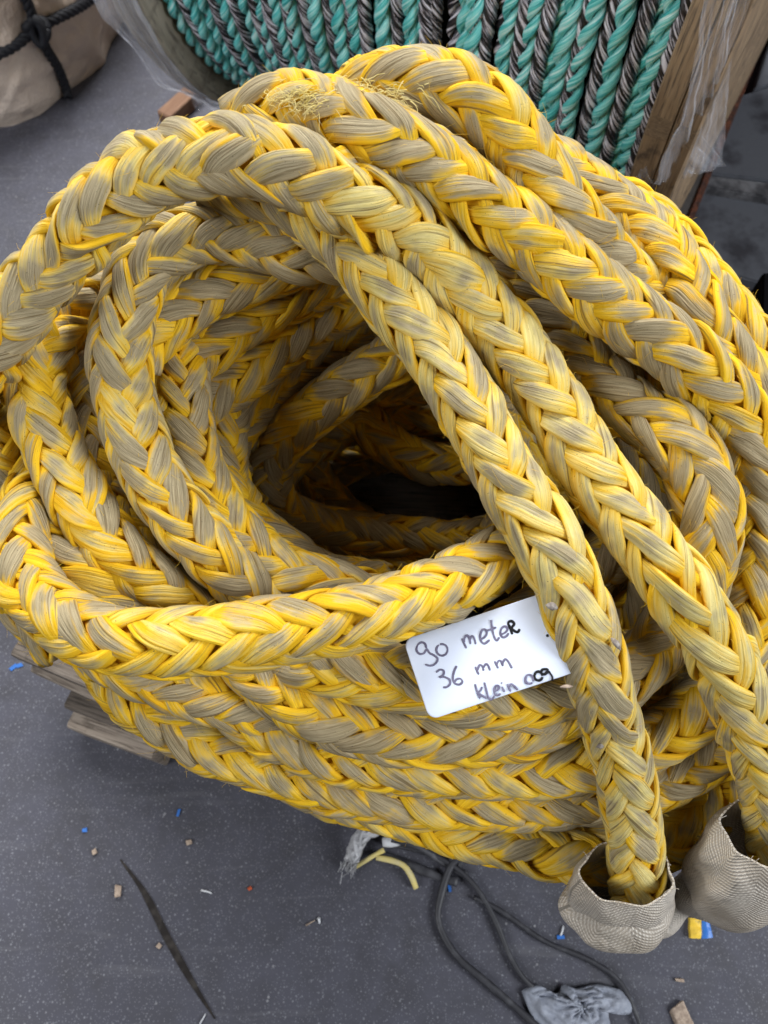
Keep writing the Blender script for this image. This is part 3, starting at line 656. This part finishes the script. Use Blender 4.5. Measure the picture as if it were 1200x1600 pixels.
# ------------------------------------------------------------------ pallet under the heap
pal = empty('pallet', (.0, .28, 0), 'weathered wooden pallet under the yellow rope, board ends showing at the left', 'pallet')
def plank(px0, py0, ang, ln, wd, th, ztop, mat, seed):
    """a board whose left end's middle lies at the given place"""
    p = at(px0, py0, ztop); d = np.array([math.cos(ang), math.sin(ang), 0])
    mb = MB(); c = p + d * ln / 2; c[2] = ztop - th / 2
    box_mb(mb, c, ln, wd, th, ang, .0025)
    return mb.build('plank', mat, pal, smooth=False)
plank(38, 982, -.38, .19, .062, .020, .128, M['pallet_dark'], 1)
plank(56, 1028, -.40, .18, .030, .022, .105, M['pallet_light'], 2)
plank(112, 1074, -.33, .13, .045, .020, .082, M['pallet_dark'], 3)
plank(114, 1110, -.33, .11, .038, .080, .060, M['pallet_light'], 4)
for yy in (.20, .30, .40, .50): 
    mb = MB(); box_mb(mb, (.06, yy, .118), .50, .075, .020, -.05); mb.build('plank', M['pallet_dark'], pal, smooth=False)
for xx in (-.06, .26):
    mb = MB(); box_mb(mb, (xx, .32, .0615), .45, .09, .092, math.pi / 2 - .05); mb.build('block', M['pallet_light'], pal, smooth=False)

# ------------------------------------------------------------------ the reel of teal rope behind
RC = np.array([.184, 1.202, .44]); YAW, RF, RW, RL = -.50, .44, .407, .645
AX = np.array([math.cos(YAW), math.sin(YAW), 0]); NF = np.array([math.sin(YAW), -math.cos(YAW), 0]); UZ = np.array([0, 0, 1.0])
reel = empty('rope_reel', (RC[0], RC[1], 0), 'big wooden reel wound with teal and black flecked rope behind the yellow coil', 'reel')
def disc(side, th, mat):
    mb = MB(); a = np.linspace(0, 2 * np.pi, 121)[:-1]
    prof = [(0, .02), (0, RF - .004), (.002, RF), (th * .5 - .001, RF), (th * .5, RF - .003), (th * .5 + .001, RF), (th - .002, RF), (th, RF - .004), (th, .02)]
    x0 = side * RL / 2
    P = np.array([[RC + AX * (x0 + side * x) + r * (math.cos(t) * NF + math.sin(t) * UZ) for t in a] for x, r in prof])
    fib = np.array([[(t * .44, x + .3 * (r < .43) * r, r * .3) for t in a] for x, r in prof])
    if side > 0: P = P[:, ::-1]; fib = fib[:, ::-1]
    mb.grid(P, fib, None, True, 0, True)
    return mb.build('flange', mat, reel, smooth=False)
disc(-1, .05, M['flange_dull']); disc(1, .05, M['flange'])
mb = MB(); a = np.linspace(0, 2 * np.pi, 60)[:-1]
mb.grid(np.array([[RC + AX * x + (RW - .040) * (math.cos(t) * NF + math.sin(t) * UZ) for t in a] for x in (-RL / 2, RL / 2)]))
mb.build('drum', M['drum'], reel)
def twisted(mb, x0, x1, r0, rr, mi, rng, nstr, pitch, hand):
    """a twisted column laid round the reel from the top down the front to the underside"""
    th = np.linspace(1.75, -2.0, 330); n = len(th)
    x = np.interp(th, [-2.0, 1.75], [x1, x0]) + wobble(rng, n, 60, .003)
    rad = r0 + wobble(rng, n, 50, .002)
    P = RC + AX * x[:, None] + rad[:, None] * (np.cos(th)[:, None] * NF + np.sin(th)[:, None] * UZ)
    T, N, B = frames(P); s = np.concatenate([[0], np.cumsum(np.linalg.norm(np.diff(P, axis=0), axis=1))])
    for k in range(nstr):
        an = hand * 2 * np.pi * s / pitch + 2 * np.pi * k / nstr + wobble(rng, n, 40, .2)
        X = P + rr * .56 * (np.cos(an)[:, None] * N + np.sin(an)[:, None] * B)
        st = np.gradient(X, axis=0); st /= np.linalg.norm(st, axis=1)[:, None]
        K = 8; a = np.linspace(0, 2 * np.pi, K, endpoint=False)
        dv = np.cos(an)[:, None] * N + np.sin(an)[:, None] * B
        nr = dv - st * np.sum(dv * st, 1)[:, None]; nr /= np.linalg.norm(nr, axis=1)[:, None]; bt = np.cross(st, nr)
        q = rr * (.58 if nstr == 2 else .46) * (1 + wobble(rng, n, 20, .06))
        Q = X[:, None] + (q[:, None] * np.cos(a)[None] * 1.1)[:, :, None] * bt[:, None] + (q[:, None] * np.sin(a)[None] * .9)[:, :, None] * nr[:, None]
        fib = np.zeros((n, K, 3)); fib[..., 0] = rr * a[None] * .56; fib[..., 1] = s[:, None]; fib[..., 2] = rng.uniform(0, 60)
        mb.grid(Q, fib, None, True, mi, True)
rng = np.random.default_rng(17); NT_ = 22
xs = np.linspace(-RL / 2 + .017, RL / 2 - .019, NT_)
for i, x in enumerate(xs):
    mb = MB(); x = x + rng.normal() * .003; dx = rng.normal() * .006
    twisted(mb, x - .0071, x - .0071 + dx, RW - .009, .0090, 0, rng, 2, .052, 1)
    twisted(mb, x + .0076, x + .0076 + dx, RW - .011 + rng.normal() * .003, .0088, 1, rng, 4, .056, -1)
    mb.build('rope_winding', [M['teal'], M['fleck']], reel)
for i in range(NT_ - 1):
    mb = MB(); x = (xs[i] + xs[i + 1]) / 2
    twisted(mb, x, x, RW - .022, .0092, int(rng.uniform() < .4), rng, 2, .052, 1)
    mb.build('rope_winding', [M['teal'], M['fleck']], reel)

# clear film hanging off the right flange
def film_sheet(rows, nu, seed, amp, name, mat, label, parent=None, holes=None, cat='plastic film'):
    """rows: list of (left xyz, right xyz) from top to bottom; crumpled into folds, 0.3 mm thick"""
    rng = np.random.default_rng(seed); A = np.array([r[0] for r in rows]); Bq = np.array([r[1] for r in rows])
    La, _ = spline(A, .006); n = len(La)
    Lb = np.stack([np.interp(np.linspace(0, 1, n), np.linspace(0, 1, len(Bq)), Bq[:, k]) for k in range(3)], -1)
    u = np.linspace(0, 1, nu)
    P = La[:, None] * (1 - u)[None, :, None] + Lb[:, None] * u[None, :, None]
    nrm = np.cross(P[1:, :-1] - P[:-1, :-1], P[:-1, 1:] - P[:-1, :-1]); nm = nrm.reshape(-1, 3).mean(0); nm /= np.linalg.norm(nm)
    v = np.linspace(0, 1, n)
    f = sum(rng.normal() * np.sin(u[None] * rng.uniform(8, 60) + wobble(rng, n, 14, 1.0)[:, None] + rng.uniform(0, 6)) for _ in range(7)) * .4
    g_ = np.random.default_rng(seed + 1).normal(size=(n, nu)); 
    for _ in range(3): g_ = (g_ + np.roll(g_, 1, 0) + np.roll(g_, -1, 0) + np.roll(g_, 1, 1) + np.roll(g_, -1, 1)) / 5
    P = P + nm * (amp * f + (g_ * amp * 1.6) * (.3 + v[:, None]))[:, :, None]
    fib = np.zeros((n, nu, 3)); fib[..., 0] = u[None] * .2; fib[..., 1] = v[:, None] * .35; fib[..., 2] = seed
    mb = MB(); mb.grid(P, fib, None, False); o = mb.build(name, mat, parent)
    so = o.modifiers.new('thick', 'SOLIDIFY'); so.thickness = .0004
    if label: tag(o, label, cat)
    return o
film_sheet([(at(1105, -40, .62), at(1185, -40, .62)), (at(1090, 60, .56), at(1150, 60, .53)), (at(1072, 140, .50), at(1138, 140, .46)), (at(1058, 200, .45), at(1132, 205, .41)), (at(1020, 285, .38), at(1131, 262, .37))],
           60, 4, .0026, 'plastic_film', M['film'], 'torn clear plastic film hanging in folds off the right edge of the reel')
film_sheet([(at(995, 272, .37), at(1080, 190, .44)), (at(1003, 288, .36), at(1108, 225, .40)), (at(1012, 296, .35), at(1133, 255, .37))], 40, 9, .0055, 'plastic_film', M['film'], 'crumpled bunched lower end of clear film beside the reel')
def rim_pt(x, t, dr=.005): return RC + AX * (-RL / 2 - x) + (RF + dr) * (math.cos(t) * NF + math.sin(t) * UZ)
film_sheet([(rim_pt(.064, t, .004 + .012 * (k % 2)), rim_pt(-.004, t + .03)) for k, t in enumerate(np.linspace(.9, -1.25, 14))], 26, 12, .0022, 'plastic_film', M['film_milky'], 'milky stretch film clinging to the left rim of the reel')
film_sheet([(at(296, 122, .10), at(322, 122, .10)), (at(298, 145, .06), at(332, 145, .06)), (at(305, 172, .02), at(336, 168, .02))], 26, 14, .006, 'plastic_film', M['film'], 'small crumpled scrap of clear film at the foot of the reel')
mb = MB(); c = at(285, 162, .015); box_mb(mb, (c[0], c[1], .0135), .10, .03, .026, 1.0, .003)
tag(mb.build('wooden_chock', M['orange_wood'], None, smooth=False), 'orange brown wooden chock on the floor by the reel', 'chock')

# ------------------------------------------------------------------ the cloth-wrapped bale, top left
BC = np.array([-.825, 1.50]); 
def bale_pt(a, t, off=0.0):
    """a: angle round, t: 0 floor .. 1 top edge"""
    h = .40 * t; bulge = math.sin(math.pi * min(1, t * .9 + .1)) ** .6
    r = .30 + .055 * bulge + .010 * math.sin(5 * a + 2 * t) + .006 * math.sin(11 * a + 5 * t) + off
    return np.array([BC[0] + r * math.cos(a), BC[1] + r * math.sin(a), h])
bale = empty('wrapped_bale', (BC[0], BC[1], 0), 'round bale wrapped in tan cloth and tied with black cord at the top left', 'bale')
mb = MB(); rng = np.random.default_rng(8)
na, nt = 260, 70
g_ = rng.normal(size=(nt, na))
for _ in range(6): g_ = (g_ + np.roll(g_, 1, 0) + np.roll(g_, -1, 0) + np.roll(g_, 1, 1) + np.roll(g_, -1, 1)) / 5
dia = np.zeros((nt, na))
for k in range(44):   # folds running slantwise
    a0 = rng.uniform(0, 2 * np.pi); sl_ = rng.uniform(-1.2, 1.2); wdt = rng.uniform(.012, .05); am = rng.uniform(.003, .008) * rng.choice([-1, 1])
    A_, T_ = np.meshgrid(np.linspace(0, 2 * np.pi, na, endpoint=False), np.linspace(0, 1, nt))
    dd = (A_ - a0 - sl_ * T_ + np.pi) % (2 * np.pi) - np.pi
    dia += am * np.exp(-(dd / wdt) ** 2) * np.clip(np.sin(np.pi * (T_ * rng.uniform(.7, 1.3) + rng.uniform(-.2, .2))), 0, 1)
P = np.array([[bale_pt(a, t, g_[j, i] * .010 + dia[j, i]) for i, a in enumerate(np.linspace(0, 2 * np.pi, na, endpoint=False))] for j, t in enumerate(np.linspace(0, 1, nt))])
top = [P[-1] * (1 - k) + np.array([BC[0], BC[1], .43]) * k for k in np.linspace(.05, 1, 14)]
mb.grid(np.concatenate([P, np.array(top)])); mb.build('cloth_cover', M['bale'], bale)
def bale_hit(px, py, off=.008):
    """where the line of sight meets the bale's side"""
    d = at(px, py, 0) - np.array([0, 0, CAM_H]); best = None
    for k in np.linspace(.3, 1, 1500):
        p = np.array([0, 0, CAM_H]) + d * k
        if 0 <= p[2] <= .40:
            a = math.atan2(p[1] - BC[1], p[0] - BC[0]); q = bale_pt(a, p[2] / .40, off)
            if math.hypot(p[0] - BC[0], p[1] - BC[1]) <= math.hypot(q[0] - BC[0], q[1] - BC[1]): return p
    return at(px, py, .01)
def cord(pts, r=.0085):
    C = np.array(pts); Pp, s = spline(C, .004); mb = MB(); T, N, B = frames(Pp)
    for k in range(3):
        an = 2 * np.pi * s / .035 + 2.094 * k
        tube(mb, Pp + r * .5 * (np.cos(an)[:, None] * N + np.sin(an)[:, None] * B), r * .58, 7)
    return mb.build('cord', M['black_cord'], bale)
cord([bale_hit(30, -30), bale_hit(45, 10), bale_hit(57, 42), bale_hit(72, 75), bale_hit(90, 105), bale_hit(102, 135), at(106, 152, .006)])
cord([bale_hit(-40, 102), bale_hit(-10, 88), bale_hit(25, 70), bale_hit(57, 44), bale_hit(90, 28), bale_hit(125, 10), bale_hit(160, -15)])
k0 = bale_hit(58, 46, .014); mb = MB()
aa = np.linspace(0, 2 * np.pi, 40)
tube(mb, k0 + np.stack([.016 * np.cos(aa), .007 * np.sin(2 * aa), .013 * np.sin(aa)], -1), .0075, 8)
tube(mb, k0 + np.stack([.009 * np.sin(aa) + .002, .004 * np.cos(aa) - .006, .018 * np.cos(aa)], -1), .0075, 8); mb.build('knot', M['black_cord'], bale)

# ------------------------------------------------------------------ steel rail and plates, top right
def prism(name, quad, z0, z1, mat, parent=None):
    """a slab over a floor quad given by photo points at height z1"""
    T4 = [at(x, y, z1) for x, y in quad]; B4 = [np.array([p[0], p[1], z0]) for p in T4]
    me = bpy.data.meshes.new(name)
    me.from_pydata([p.tolist() for p in T4 + B4], [], [(0, 1, 2, 3), (7, 6, 5, 4), (0, 4, 5, 1), (1, 5, 6, 2), (2, 6, 7, 3), (3, 7, 4, 0)])
    bm = bmesh.new(); bm.from_mesh(me); bmesh.ops.recalc_face_normals(bm, faces=bm.faces)
    bmesh.ops.bevel(bm, geom=list(bm.edges), offset=.0025, segments=2, affect='EDGES'); bm.to_mesh(me); bm.free()
    return link(name, me, mat, parent)
rail = empty('steel_rail', at(1100, 250, 0), 'grey steel rail with a rusty edge running past the reel on the right', 'rail')
prism('web', [(1172, -40), (1224, -40), (1072, 345), (1026, 345)], 0, .07, M['steel'], rail)
prism('rusty_strip', [(1222, -38), (1236, -38), (1081, 350), (1069, 350)], 0, .073, M['rust'], rail)
tag(prism('steel_plate', [(1150, 150), (1290, 110), (1290, 292), (1092, 268)], 0, .03, M['plate']), 'blue grey spotted plate beyond the rusty rail', 'plate')
tag(prism('steel_plate', [(1238, -40), (1360, -40), (1300, 100), (1178, 140)], 0, .03, M['plate']), 'blue grey plate at the top right corner past the cracked joint', 'plate')
tag(prism('kerb', [(1100, 272), (1290, 296), (1290, 322), (1092, 290)], 0, .035, M['concrete']), 'grimy pale kerb strip between the plates at the right', 'kerb')
tag(prism('steel_plate', [(1084, 298), (1290, 332), (1290, 470), (1040, 400)], 0, .02, M['plate']), 'dark dusty plate in front of the kerb strip at the right', 'plate')
tag(prism('dark_gap_block', [(1192, 425), (1240, 425), (1240, 560), (1190, 500)], 0, .12, M['black']), 'black block filling the dark gap at the right edge above the rope', 'dark gap')  # near-black block added where only a dark gap shows

# ------------------------------------------------------------------ loose cables, rag and scraps on the floor, bottom
def cable(pts, r, label, mat='cable', flat=.8, name='cable', cat='cable'):
    C = np.array([at(x, y, z) for x, y, z in pts]); P, s = spline(C, .004); mb = MB()
    rng = np.random.default_rng(len(label)); tube(mb, P, r * (1 + wobble(rng, len(P), 8, .10)), 9, flat=flat, nrm=np.array([0, 0, 1.0]))
    return tag(mb.build(name, M[mat]), label, cat)
cable([(600, 1318, .006), (650, 1328, .010), (690, 1342, .010), (735, 1376, .008), (770, 1430, .006), (795, 1490, .006), (815, 1525, .006), (835, 1545, .005)], .0029, 'black cable curving to the grey rag from under the rope heap')
cable([(722, 1338, .012), (705, 1352, .010), (690, 1395, .006), (685, 1440, .006), (712, 1492, .006), (760, 1535, .006), (810, 1578, .006), (860, 1625, .006)], .0041, 'thick black cable bowing out left and running off the bottom edge')
cable([(740, 1402, .006), (785, 1425, .005), (850, 1470, .005), (920, 1500, .005), (965, 1530, .006), (988, 1570, .007), (1005, 1615, .006)], .0029, 'black cable passing right of the grey rag')
cable([(590, 1335, .005), (640, 1352, .006), (690, 1372, .006), (715, 1378, .006)], .005, 'short black strap end under the rope heap', flat=.4, name='strap', cat='strap')
cable([(612, 1310, .02), (650, 1322, .018), (700, 1352, .006), (730, 1368, .006)], .0045, 'flat black strap lying against the bottom of the rope heap', flat=.4, name='strap', cat='strap')
cable([(705, 1348, .010), (706, 1333, .014), (716, 1330, .014), (720, 1345, .008), (716, 1358, .006)], .0028, 'tiny black loop of cable tie by the crossing cables', name='cable_tie', cat='cable tie')
def small_rope(pts, r, mat, label):
    C = np.array([at(x, y, z) for x, y, z in pts]); P, s = spline(C, .003); T, N, B = frames(P); mb = MB(); n = len(P)
    for h in (1, -1):
        for k in range(4):
            an = h * 2 * np.pi * s / .05 + 2 * np.pi * k / 4
            X = P + (r * .62 * (1 + .1 * h * np.cos(2 * an)))[:, None] * (np.cos(an)[:, None] * N + np.sin(an)[:, None] * B)
            K = 7; fib = np.zeros((n, K, 3)); fib[..., 0] = np.linspace(0, .006, K)[None]; fib[..., 1] = s[:, None]; fib[..., 2] = k * 7 + h
            tube(mb, X, r * .42, K, fib)
    rng = np.random.default_rng(4)
    for _ in range(60):
        d = T[-1] + rng.normal(size=3) * .35; t = np.linspace(0, 1, 5)[:, None]; fib = np.full((5, 3, 3), rng.uniform(0, 9))
        tube(mb, P[-1] + rng.normal(size=3) * r * .5 + d * .009 * t, .0006, 3, fib)
    return tag(mb.build('rope_scrap', M[mat]), label, 'rope')
small_rope([(600, 1290, .03), (572, 1300, .03), (558, 1318, .022), (549, 1345, .014)], .0085, 'grey_rope', 'frayed grey white rope end sticking out from under the heap')
cable([(553, 1356, .006), (566, 1348, .007), (582, 1338, .009), (600, 1328, .012)], .0026, 'little yellow strip beside the grey white rope end', 'straw', .6, 'rope_yarn', 'yarn')
cable([(588, 1340, .008), (610, 1344, .010), (630, 1352, .012), (642, 1368, .010), (650, 1388, .005)], .0030, 'pale yellow frayed yarn end curling on the floor', 'straw', .7, 'rope_yarn', 'yarn')
cable([(640, 1300, .02), (622, 1312, .016), (598, 1316, .012)], .006, 'crumpled pale tape end just under the heap', 'white_bit', .5, 'tape_end', 'tape')

# grey rag of crumpled film
rng = np.random.default_rng(31)
out = [(815, 1548), (838, 1538), (850, 1548), (872, 1552), (880, 1538), (900, 1545), (930, 1538), (955, 1542), (985, 1556), (988, 1580), (970, 1585), (960, 1572), (950, 1585), (952, 1605), (930, 1622), (880, 1620), (850, 1615), (832, 1590)]
O = np.array([at(x, y, .004) for x, y in out]); cen = O.mean(0)
O2, _ = spline(np.vstack([O, O[:1]]), .004, 1)
rg = []
g1 = rng.normal(size=(24, len(O2))); g2 = rng.normal(size=(24, len(O2)))
for _ in range(3): g1 = (g1 + np.roll(g1, 1, 1) + np.roll(g1, -1, 1) + np.roll(g1, 1, 0) + np.roll(g1, -1, 0)) / 5
for _ in range(9): g2 = (g2 + np.roll(g2, 1, 1) + np.roll(g2, -1, 1) + np.roll(g2, 1, 0) + np.roll(g2, -1, 0)) / 5
g1 = np.abs(g1) / np.abs(g1).max(); g2 = np.abs(g2) / np.abs(g2).max()
for j, q in enumerate(np.linspace(1, 0.02, 24)):
    ring = cen + (O2 - cen) * q; ring[:, 2] = .003 + .004 * (1 - q ** 4) + (g1[j] * .004 + (1 - g2[j]) ** 3 * .009) * (1 - .8 * q ** 6); rg.append(ring)
mb = MB(); mb.grid(np.array(rg), caps=False); o = mb.build('plastic_rag', M['rag'])
so = o.modifiers.new('thick', 'SOLIDIFY'); so.thickness = .0008
tag(o, 'torn grey plastic rag crumpled on the floor among the cables', 'rag')

def chip(px, py, sx, sy, sz, rz, mat, name, label, cat, z=0.0):
    """small irregular fragment"""
    rng = np.random.default_rng(int(px * 7 + py)); bm = bmesh.new(); bmesh.ops.create_cube(bm, size=1)
    for v in bm.verts:
        v.co.x = v.co.x * sx + rng.normal() * sx * .09; v.co.y = v.co.y * sy + rng.normal() * sy * .09; v.co.z = (v.co.z + .5) * sz * (1 + rng.normal() * .12)
    bmesh.ops.bevel(bm, geom=list(bm.edges), offset=min(sx, sy, sz) * .18, segments=1, affect='EDGES')
    me = bpy.data.meshes.new(name); bm.to_mesh(me); bm.free(); o = link(name, me, M[mat] if isinstance(mat, str) else mat)
    p = at(px, py, z); o.location = [float(p[0]), float(p[1]), z + .0006]; o.rotation_euler = (0, 0, rz)
    return tag(o, label, cat)
chip(185, 1392, .007, .011, .004, .1, 'chip', 'wood_chip', 'pale wood chip beside the upper end of the floor gouge', 'wood chip')
chip(148, 1331, .005, .006, .003, .6, 'chip', 'wood_chip', 'tiny tan chip above left of the floor gouge', 'wood chip')
chip(296, 1316, .006, .005, .003, .2, 'chip', 'wood_chip', 'tan crumb right of the floor gouge near the rope', 'wood chip')
chip(249, 1478, .005, .005, .003, .9, 'chip', 'wood_chip', 'tiny tan crumb touching the middle of the floor gouge', 'wood chip')
chip(1064, 1586, .017, .021, .005, .35, 'chip', 'wood_chip', 'largest pale wood chip at the bottom right edge', 'wood chip')
chip(1060, 1531, .009, .003, .003, -.1, 'chip', 'wood_chip', 'thin pale splinter above the largest wood chip', 'wood chip')
chip(133, 1297, .005, .004, .0015, .2, 'blue', 'plastic_fleck', 'bright blue fleck at the left of the floor', 'plastic fleck')
chip(279, 1270, .003, .008, .0015, -.2, 'blue', 'plastic_fleck', 'narrow dark blue fleck just below the rope heap', 'plastic fleck')
chip(391, 1388, .004, .004, .002, .5, 'red', 'plastic_fleck', 'tiny red orange crumb in the middle of the floor', 'plastic fleck')
chip(21, 1043, .005, .009, .0008, -.7, 'blue', 'plastic_fleck', 'blue paint fleck beside the pallet boards, left of two', 'plastic fleck')
chip(31, 1040, .007, .005, .0008, .3, 'blue', 'plastic_fleck', 'blue paint fleck nearest the pallet boards', 'plastic fleck')
def sliver(a, b, r, mat, name, label, cat, z=.0015):
    P = np.array([at(*a, z), (at(*a, z) + at(*b, z)) / 2 + np.array([.0006, .0004, .0008]), at(*b, z)]); Q, _ = spline(P, .002); mb = MB()
    tube(mb, Q, r * np.linspace(1, .6, len(Q)), 6, flat=.6); return tag(mb.build(name, M[mat]), label, cat)
sliver((314, 1391), (331, 1396), .0012, 'white_bit', 'splinter', 'short white splinter on the floor between gouge and cables', 'splinter')
sliver((478, 1446), (492, 1438), .0010, 'chip', 'splinter', 'thin pale splinter on open floor left of the cables', 'splinter')
sliver((497, 1434), (499, 1443), .0017, 'white_bit', 'splinter', 'stubby white sliver left of the thick bowing cable', 'splinter')
sliver((312, 1600), (321, 1584), .0009, 'white_bit', 'thread', 'white thread at the bottom edge by the gouge tip', 'thread')
sliver((876, 1462), (880, 1446), .0012, 'white_bit', 'splinter', 'upright white sliver beside a blue fleck left of the sleeve', 'splinter')
chip(876, 1464, .008, .004, .0015, .1, 'blue', 'plastic_fleck', 'blue fleck at the foot of a white sliver left of the sleeve', 'plastic fleck')
chip(702, 1388, .003, .007, .0012, .1, 'blue', 'plastic_fleck', 'small blue fleck beside the thick black cable', 'plastic fleck')
# folded yellow and blue tape piece
tp = empty('tape_scrap', at(1096, 1452, 0), 'folded scrap of yellow and blue tape on the floor under the sleeve', 'tape')
def tape(quad, th, mat, nm, rip):
    bm = bmesh.new(); T4 = [at(x, y, .007) for x, y in quad]
    nx, ny = 8, 6; rows = []
    for zoff in (0, -th):
        for j in range(ny):
            for i in range(nx):
                u, v = i / (nx - 1), j / (ny - 1)
                p = (T4[0] * (1 - u) + T4[1] * u) * (1 - v) + (T4[3] * (1 - u) + T4[2] * u) * v
                rows.append(bm.verts.new((p[0], p[1], p[2] + zoff + rip * math.sin(v * 9 + u * 2) + .0015 * math.sin(3 * u))))
    bm.verts.ensure_lookup_table(); k = nx * ny
    for j in range(ny - 1):
        for i in range(nx - 1):
            a = j * nx + i; bm.faces.new([bm.verts[q] for q in (a, a + 1, a + nx + 1, a + nx)]); bm.faces.new([bm.verts[q + k] for q in (a + nx, a + nx + 1, a + 1, a)])
    ring = [i for i in range(nx)] + [j * nx + nx - 1 for j in range(1, ny)] + [(ny - 1) * nx + i for i in range(nx - 2, -1, -1)] + [j * nx for j in range(ny - 2, 0, -1)]
    for a, b in zip(ring, ring[1:] + ring[:1]): bm.faces.new([bm.verts[q] for q in (b, a, a + k, b + k)])
    bmesh.ops.recalc_face_normals(bm, faces=bm.faces)
    me = bpy.data.meshes.new(nm); bm.to_mesh(me); bm.free(); return link(nm, me, M[mat], tp)
tape([(1078, 1434), (1096, 1436), (1096, 1467), (1079, 1466)], .006, 'yellow', 'yellow_half', .0012)
tape([(1096.5, 1436), (1108, 1439), (1114, 1465), (1096.5, 1467)], .005, 'blue', 'blue_half', .0003)
# husks and a twig caught on the rope legs
def husk(px, py, z, ln, wd, ang, label, name='husk', mat='twig'):
    p = at(px, py, z); t = np.linspace(0, 1, 12); d = np.array([math.cos(ang), math.sin(ang), 0])
    mb = MB(); tube(mb, p + d * ((t - .5) * ln)[:, None] + np.array([0, 0, 1.0]) * (.0012 * np.sin(np.pi * t))[:, None], wd * np.sin(np.pi * np.clip(t, .04, .96)) ** .7, 8, flat=.6)
    return tag(mb.build(name, M[mat]), label, name.replace('_', ' '))
husk(862, 948, .5185, .007, .0025, -.3, 'greyish seed husk stuck on the rope leg beside the card top')
husk(962, 1006, .4925, .009, .0020, -1.0, 'grey bark flake stuck on the right side of the central rope leg', 'bark_flake')
husk(885, 1073, .4735, .008, .0012, .05, 'pinkish splinter across the rope leg by the lower card edge', 'straw_bit', 'chip')
husk(938, 1166, .4330, .005, .0017, .2, 'small pale husk low on the central rope leg')
tw = np.array([at(958, 1221, .4010), at(974, 1211, .408), at(984, 1222, .4055), at(994, 1242, .398), at(1003, 1266, .3885)]); Q, _ = spline(tw, .002)
mb = MB(); tube(mb, Q, np.interp(np.linspace(0, 1, len(Q)), [0, .3, .4, .8, 1], [.0004, .0006, .0016, .0019, .0008]), 7, flat=.7)
tag(mb.build('twig', M['twig']), 'bent dry grey twig stuck on the lower end of the central rope leg', 'twig')
